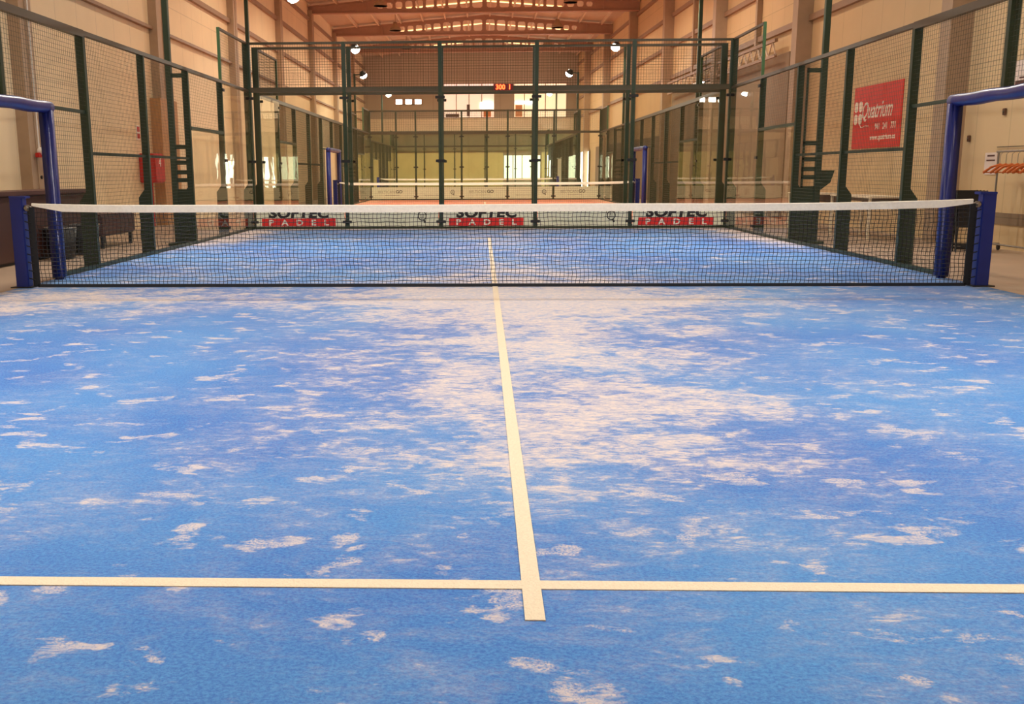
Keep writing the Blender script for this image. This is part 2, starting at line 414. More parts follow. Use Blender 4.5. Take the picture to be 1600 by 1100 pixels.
# wood cladding on the second left column, hose cabinet, little signs
M_OCH = mat('ochre_board', (186, 140, 92), .55)
t = thing('column_casing', 'ochre board casing round the lower half of a left wall column', 'casing', (XL+.2, 12.75, -.03))
bm = N(); box(bm, (.016, -.5, 0), (.05, .66, 2.96)); obj('front_board', bm, M_OCH, t)
bm = N(); box(bm, (-.2, -.52, 0), (.05, -.5, 2.96)); obj('side_board', bm, M_OCH, t)
M_RED = mat('red_enamel', (196, 34, 30), .35)
t = thing('fire_hose_cabinet', 'red fire hose cabinet on the left wall before the boarded column', 'fire cabinet', (XL+.40, 11.62, .98))
bm = N(); box(bm, (-.40, -.33, 0), (-.06, .33, .66), .02); obj('body', bm, M_RED, t)
bm = N(); box(bm, (-.06, -.3, .03), (-.03, .3, .63), .01); dr = obj('door', bm, M_RED, t)
M_RIM = mat('white_sign', (240, 236, 228), .5)
text('number', '4', .3, M_RIM, dr, (-.028, -.02, .36), (math.pi/2, 0, math.pi/2))
bm = N(); bar(bm, (XL+.05, 11.9, -.03), (XL+.05, 11.9, 1.0), .025, 10); tag(obj('water_pipe', bm, M_RED), 'thin red pipe rising from the floor to the hose cabinet', 'pipe')
for y, z, lb in ((11.35, 2.1, 'small red and white safety sign on the left wall, left of the green post'), (11.9, 2.05, 'small red safety sign on the left wall, right of the green post')):
    t = thing('safety_sign', lb, 'sign', (XL+.012, y, z)); bm = N(); box(bm, (-.012, -.1, -.16), (0, .1, .16)); obj('plate', bm, M_RIM, t)
    bm = N(); box(bm, (0, -.07, .02), (.004, .07, .13)); box(bm, (0, -.07, -.13), (.004, .07, -.02)); obj('pictogram', bm, M_RED, t)
# pipe outlet on nearest left column
t = thing('wall_outlet', 'small white round outlet with black opening on the nearest left column', 'outlet', (XL+.215, 6.13, 1.56))
bm = N(); lathe(bm, [(.05, 0), (.075, .03), (.075, .12), (.06, .14)], axis='x', n=18); obj('collar', bm, M_RIM, t, True)
bm = N(); lathe(bm, [(.055, .125), (.05, .145)], axis='x', n=18); obj('opening', bm, M_BLACK, t)
bm = N(); bar(bm, (.02, 0, .05), (.02, 0, 3.2), .012, 8); obj('conduit', bm, M_RIM, t)
bm = N(); box(bm, (.02, -.16, -.1), (.08, -.02, -.02), .01); obj('bracket', bm, M_RED, t)
bm = N(); lathe(bm, [(.03, 0), (.03, .02)], (XL+.2, 6.2, 1.13), axis='x', n=14); tag(obj('cable_hole', bm, M_BLACK), 'black round cable hole low on the nearest left column', 'hole')

# dark brown counter and bench on the left
M_BRN = mat('dark_brown_leatherette', (70, 40, 34), .45, scale=9); M_BRN2 = mat('brown_bench', (82, 50, 46), .5)
t = thing('counter', 'long dark brown counter standing along the left side outside the court', 'counter', (-6.75, 3.2, -.03))
bm = N(); box(bm, (-.35, -2.4, .04), (.33, 1.95, .92), .015); obj('body', bm, M_BRN, t)
bm = N(); box(bm, (-.37, -2.42, .92), (.36, 1.97, .98), .01); obj('worktop', bm, M_BRN2, t)
bm = N(); box(bm, (-.3, -2.35, 0), (.27, 1.9, .05)); obj('plinth', bm, M_BLACK, t)
for yy in (-1.3, -.2, .9): bm = N(); box(bm, (.33, yy-.006, .08), (.338, yy+.006, .9)); obj('panel_joint', bm, M_BLACK, t)
t = thing('bench', 'low brown upholstered bench at the far end of the counter', 'bench', (-6.6, 5.95, -.03))
bm = N(); box(bm, (-.3, -.72, .2), (.3, .72, .56), .03); obj('seat', bm, M_BRN2, t)
for sx in (-1, 1):
    for sy in (-1, 1): bm = N(); bar(bm, (sx*.24, sy*.6, 0), (sx*.24, sy*.6, .2), .025); obj('leg', bm, M_BLACK, t)
for k, (x, y, lb) in enumerate(((-6.2, 3.55, 'black litter bin with pale rim, left of the blue padded post'), (-6.2, 4.35, 'black litter bin with pale rim, right of the blue padded post'))):
    t = thing('litter_bin', lb, 'bin', (x, y, -.03), group='black bins by the counter')
    bm = N(); lathe(bm, [(.15, 0), (.17, .02), (.215, .44), (.2, .44), (.16, .04)], n=24); obj('body', bm, M_BLACK, t, True)
    bm = N(); tube(bm, [(.215*math.cos(a*math.pi/12), .215*math.sin(a*math.pi/12), .45) for a in range(25)], .008, 6); obj('rim', bm, M_STEEL, t)

# ------------------------------------------------------------------ right side furniture
M_TBL = mat('white_laminate', (236, 222, 196), .4); M_APR = mat('brown_apron', (104, 76, 60), .6)
def table(loc, ln, label):
    t = thing('table', label, 'table', loc, group='white tables along the right wall'); h = .76; wx = .32; wy = ln/2
    bm = N(); box(bm, (-wx, -wy, h-.03), (wx, wy, h), .005); obj('tabletop', bm, M_TBL, t)
    for sx in (-1, 1):
        for sy in (-1, 1): bm = N(); box(bm, (sx*(wx-.03)-.02, sy*(wy-.04)-.02, 0), (sx*(wx-.03)+.02, sy*(wy-.04)+.02, h-.03)); obj('leg', bm, M_TBL, t)
    bm = N(); box(bm, (wx-.06, -wy+.06, h-.2), (wx-.04, wy-.06, h-.03)); box(bm, (-wx+.05, -wy+.05, h-.09), (-wx+.07, wy-.05, h-.03)); obj('apron', bm, M_APR, t)
table((6.75, 9.75, -.03), 1.45, 'white table with square legs, behind the lower end of the light mast')
table((6.85, 7.45, -.03), 1.8, 'white table with square legs, between the two green fence posts on the right')
M_CHB = mat('black_chair_metal', (20, 20, 22), .35)
def chair(loc, rz, label):
    t = thing('folding_chair', label, 'chair', loc, rz, 'folded black chairs leaning in a row')
    for s in (-1, 1):
        bm = N(); tube(bm, [(-.16, s*.2, .0), (-.02, s*.2, .45), (.10, s*.2, .9)], .012, 8); obj('leg', bm, M_CHB, t)
        bm = N(); tube(bm, [(.02, s*.17, .0), (-.02, s*.17, .3), (-.06, s*.17, .52)], .012, 8); obj('leg', bm, M_CHB, t)
    bm = N(); box(bm, (.03, -.2, .62), (.06, .2, .9), .01); obj('backrest', bm, M_CHB, t)
    bm = N(); box(bm, (-.06, -.19, .36), (-.03, .19, .62), .01); obj('seat', bm, M_CHB, t)
    bm = N(); bar(bm, (-.13, -.2, .1), (-.13, .2, .1), .01, 6); bar(bm, (.015, -.17, .04), (.015, .17, .04), .01, 6); obj('stretcher', bm, M_CHB, t)
cl = ['frontmost', 'second from the front', 'third from the front', 'rearmost']
for k in range(4): chair((7.12+.02*k, 4.35+.13*k, -.03), math.radians(74), 'folded black metal chair by the right net post, %s of the row' % cl[k])
# garment rack with wooden hangers
t = thing('garment_rack', 'wheeled metal garment rack at the right edge against the wall', 'clothes rack', (7.6, 3.9, -.03))
for s in (-.75, .75): bm = N(); bar(bm, (0, s, .1), (0, s, 1.47), .014, 8); obj('upright', bm, M_STEEL, t)
bm = N(); bar(bm, (0, -.8, 1.47), (0, .8, 1.47), .016, 8); obj('hanging_rail', bm, M_STEEL, t)
bm = N()
for s in (-.75, .75): bar(bm, (-.13, s, .1), (.13, s, .1), .014, 6)
bar(bm, (0, -.75, .1), (0, .75, .1), .014, 6); obj('base_bar', bm, M_STEEL, t)
for s in (-.75, .75):
    for q in (-.12, .12):
        bm = N(); lathe(bm, [(.03, -.012), (.045, -.008), (.045, .008), (.03, .012)], (q, s, .045), 14, 'x'); obj('caster', bm, M_BLACK, t)
M_WOOD = mat('orange_varnished_wood', (206, 106, 44), .35)
def hanger(loc, rz, label):
    t = thing('coat_hanger', label, 'hanger', loc, rz, 'orange hangers on the rack')
    bm = N(); tube(bm, [(-.22, 0, -.29), (-.12, 0, -.21), (0, 0, -.17), (.12, 0, -.21), (.22, 0, -.29)], .02, 8); bar(bm, (-.2, 0, -.285), (.2, 0, -.285), .01, 6)
    obj('body', bm, M_WOOD, t, True)
    bm = N(); tube(bm, [(0, 0, -.17), (0, 0, -.02), (.025, 0, 0), (.02, 0, .03), (-.01, 0, .035)], .004, 6); obj('hook', bm, M_STEEL, t)
for k in range(7): hanger((7.6, 4.6-.15*k, 1.42), math.radians(4*((k*3) % 5)-8), 'orange wooden coat hanger on the wheeled rack, %s from the left end' % ['first', 'second', 'third', 'fourth', 'fifth', 'sixth', 'seventh'][k])
# wall items on the right, placed on the converging wall
RA = math.atan(.036)  # wall turns in by this angle
def wall_frame(name, label, cat, y, z, group=None):
    return thing(name, label, cat, (XR(y)-.005, y, z), RA, group)   # local -x points into the hall
RT = (math.pi/2, 0, -math.pi/2)
t = wall_frame('wall_sign', 'red sponsor sign with four-petal mark and white script on the right wall', 'sign', 9.35, 1.62)
M_SRED = mat('sign_red', (214, 48, 36), .5); M_SW = mat('sign_white', (246, 232, 214), .6)
bm = N(); box(bm, (-.02, -1.02, 0), (0, 1.02, 1.24)); obj('panel', bm, M_SRED, t)
bm = N()
for dy in (-1, 1):
    for dz in (-1, 1):
        prism(bm, [(.8+dy*.10+.085*math.cos(a*math.pi/8)*(1-.12*math.cos(4*a*math.pi/8)), .72+dz*.125+.11*math.sin(a*math.pi/8)) for a in range(16)], 'x', -.026, -.02)
obj('petal_mark', bm, M_SW, t)
bm = N(); tube(bm, [(-.024, .72, .5), (-.024, .62, .42), (-.024, .45, .45), (-.024, .3, .44)], .008, 5); obj('flourish', bm, M_SW, t)
text('name_lettering', 'Quatrium', .46, M_SW, t, (-.022, .66, .6), RT, bold=.004, shear=.35, sx=.72, align='LEFT')
for q, num in ((-.86, '771'), (-.53, '241'), (-.20, '941')): text('phone_digits', num, .17, M_SW, t, (-.022, q, .36), RT, bold=.003, align='RIGHT', sx=.85)
text('web_lettering', 'www.quatrium.es', .15, M_SW, t, (-.022, -.86, .16), RT, bold=.002, align='RIGHT')
def notice(y, z, wy, hz, label, rows):
    t = wall_frame('wall_notice', label, 'notice', y, z)
    bm = N(); box(bm, (-.006, -wy/2, 0), (0, wy/2, hz)); obj('sheet', bm, mat('notice_paper', (226, 208, 196), .6), t)
    bm = N()
    for a, b, c, d in rows: box(bm, (-.009, a*wy, b*hz), (-.006, c*wy, d*hz))
    obj('print', bm, mat('notice_ink', (92, 58, 50), .7), t)
notice(5.35, 1.1, .32, .34, 'small white notice with dark heading on the right wall above the folded chairs', [(-.3, .82, .3, .9), (-.35, .62, .35, .68)])
notice(4.55, 2.36, .9, .42, 'pinkish framed poster high on the right wall beside the green post', [(-.2, .55, .1, .85), (-.4, .15, .4, .3), (-.3, .36, .3, .42)])
for k, (y, z, lb) in enumerate(((5.05, 2.75, 'small brown fixing plate high on the right wall'), (5.1, 2.0, 'small brown fixing plate above the notice on the right wall'), (6.0, 1.63, 'small black fixing beside the blue padded post on the right'), (8.05, 1.85, 'small brown fixing plate beside the red sign'))):
    t = wall_frame('fixing_plate', lb, 'bracket', y, z); bm = N(); box(bm, (-.03, -.035, 0), (0, .035, .1), .006); obj('plate', bm, M_APR, t)
    bm = N(); lathe(bm, [(.014, -.045), (.014, -.03)], (0, 0, .05), 10, 'x'); obj('bolt', bm, M_STEEL, t)
t = wall_frame('wall_cable', 'thin dark cable running level along the right wall above the notice', 'cable', 3.9, 1.52)
bm = N(); bar(bm, (-.015, -2.0, 0), (-.015, 1.3, 0), .006, 6); obj('run', bm, M_BLACK, t)
bm = N(); rwall(bm, 2.0, 6.0, .34, .52, -.012, 0); struct('baseboard_right', bm, M_WALLT)
# lattice girder along right wall
t = wall_frame('lattice_girder', 'rusty brown lattice girder running along the right wall under the bright panels', 'girder', 14.6, 4.05)
L = 11.4
bm = N(); bar(bm, (-.25, 0, 0), (-.25, L, 0), .035); obj('bottom_chord', bm, M_GIRT, t)
bm = N(); bar(bm, (-.25, 0, .38), (-.25, L, .38), .04); obj('top_chord', bm, M_GIRT, t)
bm = N(); nb = 20
for k in range(nb):
    a = L*k/nb; c = L*(k+1)/nb; m_ = (a+c)/2
    bar(bm, (-.25, a, 0), (-.25, m_, .38), .016); bar(bm, (-.25, m_, .38), (-.25, c, 0), .016)
obj('lattice', bm, M_PURL, t)
t = wall_frame('tube_lamp', 'lit fluorescent tube lamp under the lattice girder on the right', 'lamp', 21.6, 4.0)
bm = N(); box(bm, (-.32, -.6, .03), (-.24, .6, .08)); obj('housing', bm, M_RIM, t)
bm = N(); bar(bm, (-.28, -.58, .01), (-.28, .58, .01), .018, 8); obj('tube', bm, M_LAMP, t)

# ------------------------------------------------------------------ windows, doors at the far end
def pane_set(name, rect, m, nx, nz=1, fm=None, y=YE):
    x0, x1, z0, z1 = rect
    fr = N(); f = .05 if nx != 3 else .22
    box(fr, (x0, y+.06, z0), (x1, y+.14, z0+.05)); box(fr, (x0, y+.06, z1-.05), (x1, y+.14, z1))
    for k in range(nx+1):
        x = x0+(x1-x0)*k/nx; box(fr, (max(x0, x-f/2), y+.06, z0), (min(x1, x+f/2), y+.14, z1))
    o = struct(name, fr, fm or mat('window_frame_paint', (186, 150, 128), .5))
    g = N(); box(g, (x0, y+.15, z0), (x1, y+.17, z1)); obj('pane', g, m, o)
    return o
M_ROOM = mat('lit_room_pane', (250, 222, 204), emit=.75); M_ROOM2 = mat('lit_room_pane_warm', (255, 226, 190), emit=.9)
pane_set('window_2', holes[0], M_ROOM, 4); pane_set('window_3', holes[1], M_ROOM2, 5)
pane_set('window_4', holes[2], M_DAY, 3)
pane_set('window_5', holes[4], mat('shopfront_pane', (240, 246, 226), emit=1.6), 4)
pane_set('door_1', holes[3], M_DAY, 1)
# daylight door in the right wall near the end
bm = N(); rwall(bm, 46.3, 49.8, 0, 2.5, -.06, -.03)
for yy in (46.3, 47.5, 48.6, 49.72): rwall(bm, yy, yy+.08, 0, 2.5, -.1, -.03)
o = struct('door_2', bm, mat('door_frame_paint', (200, 190, 170), .5))
bm = N(); rwall(bm, 46.45, 49.65, .1, 2.4, -.08, -.07); obj('pane', bm, M_DAY, o)
# things seen in the gallery
for rect, lb, e, c in (((-.2, .55, 5.3, 5.75), 'brightly lit white screen in the left gallery window', 6, (255, 250, 240)), ((2.05, 3.3, 5.62, 5.8), 'bright strip lamp in the right gallery window', 4, (255, 250, 240))):
    x0, x1, z0, z1 = rect
    t = thing('lit_screen', lb, 'lamp', (x0, YE+.02, z0)); bm = N(); box(bm, (0, 0, 0), (x1-x0, .03, z1-z0)); obj('panel', bm, mat('screen_%d' % (x0*10), c, emit=e), t)
    bm = N(); box(bm, (-.03, .005, -.03), (x1-x0+.03, .04, 0)); box(bm, (-.03, .005, z1-z0), (x1-x0+.03, .04, z1-z0+.03)); box(bm, (-.03, .006, -.01), (0, .039, z1-z0+.01)); obj('frame', bm, M_RIM, t)
for x0, x1, z0, z1, lb, c in ((.0, .5, 4.8, 5.3, 'orange advertising panel below the bright gallery screen', (236, 140, 70)), (2.1, 2.55, 4.8, 5.55, 'orange poster in the right gallery window', (238, 170, 120)), (-1.1, -.9, 4.85, 5.6, 'tall dark bottle rack in the left gallery window', (110, 84, 76)), (-2.5, -1.6, 4.8, 5.0, 'low dark shelf in the left gallery window', (96, 66, 54))):
    t = thing('gallery_panel', lb, 'panel', (x0, YE+.03, z0)); bm = N(); box(bm, (0, 0, 0), (x1-x0, .03, z1-z0), .005); obj('face', bm, mat('gp_%d' % int(x0*10+50), c, .6), t)
t = thing('scoreboard', 'small red glowing digital display on the middle rail of the first glass wall', 'display', (.31, 9.965, 2.845))
bm = N(); box(bm, (-.2, -.03, 0), (.2, .035, .13), .006); obj('housing', bm, mat('scoreboard_case', (120, 30, 26), .5), t)
M_DIG = mat('red_digits', (255, 70, 30), emit=7)
text('hour_digits', '300', .14, M_DIG, t, (-.06, -.033, .018), (math.pi/2, 0, 0), bold=.003, sx=.95)
text('court_digit', '1', .14, M_DIG, t, (.13, -.033, .018), (math.pi/2, 0, 0), bold=.003)

# high-bay lamps under the roof
def highbay(x, y, label):
    z = roofz(x)-.62
    t = thing('high_bay_lamp', label, 'lamp', (x, y, z), group='hooded high-bay lamps under the roof')
    bm = N(); lathe(bm, [(.30, -.2), (.26, -.08), (.12, .06), (.10, .2), (.085, .2), (.10, .04), (.25, -.1), (.285, -.2)], n=20); obj('hood', bm, M_GIRT, t, True)
    bm = N(); bar(bm, (0, 0, .2), (0, 0, .62), .012, 6); obj('rod', bm, M_GIRT, t)
    light('high_bay_light', 'SPOT', (x, y, z-.22), (x, y, 0), BAY_W*(1.0 if y < 12 else 1.6), BAY_C, .18, 158)
for y in (-9.6, -2.9, 3.8, 10.5, 17.2, 23.9, 30.6, 37.3, 44.0):
    for x in (-4.4, 3.6):
        pl = 'above the court in front' if y < 10 else ('beyond the first glass wall' if y < 30 else 'towards the end wall')
        highbay(x, y, 'hooded high-bay lamp, %s, %s' % ('left slope' if x < 0 else 'right slope', pl+{30.6: ', before the first beam', 37.3: ', before the second beam', 44.0: ', before the last beam'}.get(y, '')))

# ------------------------------------------------------------------ padel courts
H3, H4, H2, HM = 2.89, 3.85, 1.93, 1.43
def grid(bm, o, u, ul, v, vl, sp=.05, r=.002):
    o, u, v = Vector(o), Vector(u), Vector(v)
    nu = max(1, round(ul/sp)); nv = max(1, round(vl/sp))
    for i in range(1, nu): p = o+u*(ul*i/nu); bar(bm, p, p+v*vl, r, 4, 0, False)
    for i in range(1, nv): p = o+v*(vl*i/nv); bar(bm, p, p+u*ul, r, 4, 0, False)
def end_wall(cx, y, label, post_m=M_GREEN, sp=.05, wr=.0013, s=1):
    "glass wall 10 m wide; s=+1: structure stands on the far side of the glass"
    t = thing('glass_end_wall', label, 'glass wall', (cx, y, 0))
    for k in range(6):
        x = -5+2*k
        bm = N(); box(bm, (x-.04, 0, 0), (x+.04, s*.07, H4), .006); box(bm, (x-.09, 0, -.03), (x+.09, s*.16, .012)); obj('post', bm, post_m, t)
        bm = N()
        for z in (.15, 1.42, 2.72): box(bm, (x-.1, -s*.03, z-.028), (x+.1, -s*.006, z+.028), .004)
        obj('clamp', bm, M_CLAMP, t)
    for k in range(5):
        x = -5+2*k
        bm = N(); box(bm, (x+.008, -s*.006, .045), (x+1.992, -s*.018, H3-.06)); obj('glass_pane', bm, M_GLASS, t)
        bm = N(); grid(bm, (x+.04, 0, H3), (1, 0, 0), 1.92, (0, 0, 1), H4-H3, sp, wr); obj('mesh_panel', bm, M_WIRE, t)
    for z, h in ((H3-.05, .1), (H4-.045, .045), (0, .045)):
        bm = N(); box(bm, (-5.04, s*.005, z), (5.04, s*.05, z+h)); obj('rail', bm, M_RAIL if z > 1 else M_GREEN, t)
    return t
def side_fence(cx, cy, s, label, ys, post_m=M_GREEN, sp=.05, wr=.0012):
    "side enclosure at x=cx+5s for stations ys (relative to net)"
    t = thing('side_fence', label, 'fence', (cx+5*s, cy, 0))
    X = lambda d: s*d   # outward distance
    def post(y, h):
        if y == 0:
            bm = N(); box(bm, (X(0), -.03, H2-.02), (X(.1), .03, h)); obj('post', bm, post_m, t); return
        bm = N(); prism(bm, [(X(0), 0), (X(.19), 0), (X(.19), .83), (X(.1), .95), (X(.1), h), (X(0), h)], 'y', y-.03, y+.03)
        box(bm, (X(-.02), y-.08, -.03), (X(.24), y+.08, .012)); obj('post', bm, post_m, t)
    for y in ys: post(y, H3 if abs(y) < 9.9 else H4)
    for sg in {1 if y > 0 else -1 for y in ys if abs(y) > 7}:
        bm = N(); box(bm, (X(0), 8*sg-.025, H3), (X(.05), 8*sg+.025, H4)); obj('post', bm, M_GREEN2, t)
    for a, b in zip(ys, ys[1:]):
        m_ = abs(a+b)/2; lo, hi = a+.03, b-.03; w_ = hi-lo
        if m_ > 8:
            bm = N(); box(bm, (X(-.006), a+.01, .045), (X(-.018), b-.01, H3-.04)); obj('glass_pane', bm, M_GLASS, t)
            bm = N(); grid(bm, (X(.02), lo, H3), (0, 1, 0), w_, (0, 0, 1), H4-H3, sp, wr); obj('mesh_panel', bm, M_WIRE, t)
            bm = N(); box(bm, (X(0), a, H4-.045), (X(.045), b, H4)); obj('rail', bm, M_RAIL, t)
            bm = N()
            for z in (.15, 1.42, 2.72):
                for yy in (a, b): box(bm, (X(-.032), yy-.06, z-.025), (X(-.006), yy+.06, z+.025))
            obj('clamp', bm, M_CLAMP, t)
        elif m_ > 6:
            bm = N(); box(bm, (X(-.006), a+.01, .045), (X(-.018), b-.01, H2-.02)); obj('glass_pane', bm, M_GLASS, t)
            bm = N(); grid(bm, (X(.02), lo, H2), (0, 1, 0), w_, (0, 0, 1), H3-H2, sp, wr); obj('mesh_panel', bm, M_WIRE, t)
            bm = N(); box(bm, (X(0), a, H2-.03), (X(.05), b, H2+.03)); obj('rail', bm, M_GREEN, t)
        elif m_ > 2:
            bm = N(); grid(bm, (X(.02), lo, .04), (0, 1, 0), w_, (0, 0, 1), H3-.04, sp, wr); obj('mesh_panel', bm, M_WIRE, t)
            bm = N(); box(bm, (X(.03), a, HM-.02), (X(.06), b, HM+.02)); obj('rail', bm, M_GREEN, t)
        else:
            # gate bay: mesh stops at the padded frame
            g0, g1 = (max(a, .8), b) if b > .8 else (a, min(b, -1.48))
            bm = N(); grid(bm, (X(.02), lo, H2+.03), (0, 1, 0), w_, (0, 0, 1), H3-H2-.03, sp, wr)
            grid(bm, (X(.02), g0, .04), (0, 1, 0), g1-g0, (0, 0, 1), H2-.05, sp, wr); obj('mesh_panel', bm, M_WIRE, t)
            bm = N(); box(bm, (X(.03), a, H2-.02), (X(.06), b, H2+.02)); obj('rail', bm, M_GREEN, t)
        if not (a < 0 < b or abs(m_) < 2):
            bm = N(); box(bm, (X(.005), a, 0), (X(.05), b, .05)); obj('rail', bm, M_GREEN, t)
        else:
            g0, g1 = (.8, b) if b > .8 else (a, -1.48)
            bm = N(); box(bm, (X(.005), g0, 0), (X(.05), g1, .05)); obj('rail', bm, M_GREEN, t)
    bm = N(); box(bm, (X(-.005), 2, H3-.045), (X(.06), ys[-1], H3+.01)); obj('rail', bm, M_RAIL, t)
    bm = N(); box(bm, (X(-.005), ys[0], H3-.07), (X(.07), 2, H3+.015)); obj('rail', bm, M_RAIL, t)
    return t
def padded_frame(cx, cy, s, label, seg=1):
    t = thing('padded_frame', label, 'entrance frame', (cx+4.93*s, cy, 0))
    for q in (-1.4, .72):
        bm = N(); box(bm, (-.068, q-.065, .0), (.068, q+.065, 1.9), .03)
        for v in bm.verts: v.co.x += .006*math.sin(v.co.z*9); v.co.y += .004*math.sin(v.co.z*7+1)
        obj('upright_pad', bm, M_BLUE, t, True)
    bm = N(); n = 24
    pts = [(0, -1.47+2.26*i/n, 1.9+.004*math.sin(i*.9)) for i in range(n+1)]
    tube(bm, pts, .07, 14, lambda i, p: .068+.003*math.sin(i*.8)); obj('crossbar_pad', bm, M_BLUE, t, True)
    return t
def net(cx, cy, label, cell=.042, r=.0030, wavy=True):
    t = thing('court_net', label, 'net', (cx, cy, 0))
    ztop = lambda x: .845+.03*(abs(x)/4.8)**6+.003*math.sin(x*1.7)
    bm = N(); n = 120
    prof = []
    for i in range(n+1):
        x = -4.82+9.64*i/n; z = ztop(x); hh = .072*(1 if abs(x) < 4.5 else max(.25, 1-(abs(x)-4.5)*2.2*(1 if x < 0 else .6)))
        f = .004*math.sin(x*23)+.002*math.sin(x*51)
        prof.append([bm.verts.new((x, f+dy, z+dz)) for dy, dz in ((-.012, -hh), (-.014, 0), (0, .006), (.014, 0), (.012, -hh))])
    for a, b in zip(prof, prof[1:]):
        for k in range(5): bm.faces.new((a[k], a[(k+1) % 5], b[(k+1) % 5], b[k]))
    obj('headband', bm, M_WHITE, t)
    bm = N(); nx = round(9.64/cell); nz = round(.80/cell)
    def P(i, k):
        x = -4.82+9.64*i/nx; z = .02+(ztop(x)-.07)*k/nz
        if wavy: x += .006*math.sin(k*1.1+i*.13)+random.uniform(-.002, .002); z += .003*math.sin(i*.9+k)+random.uniform(-.002, .002)
        return Vector((x, .004*math.sin(i*.21), z))
    G = [[P(i, k) for k in range(nz+1)] for i in range(nx+1)]
    for i in range(nx+1):
        for k in range(nz): bar(bm, G[i][k], G[i][k+1], r, 3, 0, False)
    for k in range(1, nz+1):
        for i in range(nx): bar(bm, G[i][k], G[i+1][k], r*1.15, 3, 0, False)
    obj('netting', bm, M_NET, t)
    bm = N(); box(bm, (-4.82, -.012, .0), (4.82, .012, .032)); obj('bottom_hem', bm, M_NET, t)
    for s in (-1, 1):
        bm = N(); box(bm, (s*4.80, -.012, .01), (s*4.87, .012, .84), .004)
        for k in range(9): tube(bm, [(s*4.84, -.02, .08+.085*k), (s*4.9, -.03, .10+.085*k), (s*4.93, -.01, .12+.085*k)], .006, 5)
        obj('side_sleeve', bm, M_NET, t)
    return t
def net_post(cx, cy, s, label):
    t = thing('net_post', label, 'post', (cx+4.965*s, cy, 0))
    bm = N(); box(bm, (-.068, -.05, 0), (.068, .05, .95), .008); obj('body', bm, M_BLUEP, t)
    bm = N(); box(bm, (-s*.02-.085, -.06, .93), (-s*.02+.085, .06, .955), .004); obj('cap', bm, M_BLUEP, t)
    bm = N(); box(bm, (-.11, -.09, 0), (.11, .09, .012)); obj('base_plate', bm, M_CLAMP, t)
    bm = N(); box(bm, (-s*.075, -.02, .8), (-s*.115, .02, .86), .004); lathe(bm, [(.018, -.05), (.018, .05)], (-s*.1, 0, .83), 12, 'y'); obj('tension_ratchet', bm, M_STEEL, t)
    return t
def turf(cx, cy, m, label, lines=True):
    t = thing('artificial_turf', label, 'turf', (cx, cy, 0))
    bm = N(); box(bm, (-4.995, -9.995, -.028), (4.995, 9.995, 0)); obj('carpet', bm, m, t)
    for sg in (-1, 1): bm = N(); box(bm, (-4.99, sg*6.95-.027, 0), (4.99, sg*6.95+.027, .003)); obj('service_line', bm, M_LINE, t)
    bm = N(); box(bm, (-.027, -7.16, 0), (.027, 7.16, .0036)); obj('centre_line', bm, M_LINE, t)
    return t
def mast(x, y, s, label, lamp=(0, 0), aim=(0, 0), plate=True, h=5.9, group='court floodlight masts'):
    "floodlight mast; s=+1 stands right of its court"
    t = thing('floodlight_mast', label, 'light mast', (x, y, 0), group=group)
    bm = N(); box(bm, (-.045, -.045, 0), (.045, .045, h), .006); box(bm, (-.13, -.13, -.03), (.13, .13, .015)); obj('pole', bm, M_GREEN, t)
    if plate:
        g = .27; a, b = -s*.045, -s*g  # from mast inwards to the fence post
        bm = N(); box(bm, (a, -.012, 0), (b, .012, .92))
        for z in (1.07, 1.2, 1.36, 1.62, 2.78): box(bm, (a, -.012, z-.035), (b, .012, z+.035))
        box(bm, (b-.0, -.012, .9), (b+s*.03, .012, 2.82)); obj('gusset_plate', bm, M_GREEN, t)
    lx, ly = lamp
    bm = N(); bar(bm, (0, 0, h-.05), (lx, ly, h-.02), .025); obj('arm', bm, M_GREEN, t)
    d = (Vector((aim[0], aim[1], 0))-Vector((x+lx, y+ly, h))).normalized()
    q = d.to_track_quat('-Z', 'Y')
    L0 = Vector((lx, ly, h-.02))
    bm = N(); lathe(bm, [(.09, .14), (.15, .04), (.17, -.02), (.17, -.05), (.155, -.05), (.15, -.03)], n=20)
    bmesh.ops.transform(bm, matrix=q.to_matrix().to_4x4(), verts=bm.verts[:]); bmesh.ops.translate(bm, vec=L0, verts=bm.verts[:])
    hd = obj('lamp_head', bm, M_BLACK, t, True)
    bm = N(); lathe(bm, [(.165, -.04), (.175, -.09), (.14, -.16), (.07, -.2), (.01, -.21)], n=20)
    bmesh.ops.transform(bm, matrix=q.to_matrix().to_4x4(), verts=bm.verts[:]); bmesh.ops.translate(bm, vec=L0, verts=bm.verts[:])
    obj('lens', bm, M_LAMP, hd)
    p = Vector((x, y, 0))+L0+d*.24
    light('floodlight_beam', 'SPOT', p, (aim[0], aim[1], 0), FLOOD_W, FLOOD_C, .15, 92).data.spot_blend = 1
    light('floodlight_spill', 'AREA', p, (aim[0], aim[1], 0), FLOOD_W*.12, (1, .95, .86), .3)
    return t
for (cx, cy, m, lb) in ((0, 0, M_TURF, 'bright blue artificial turf dusted with pale sand and marked with white lines'), (0, 20.8, M_TURF2, 'terracotta orange turf of the court beyond the first glass wall'), (-.9, 41.4, M_TURF2, 'terracotta orange turf of the farthest court')):
    turf(cx, cy, m, lb)
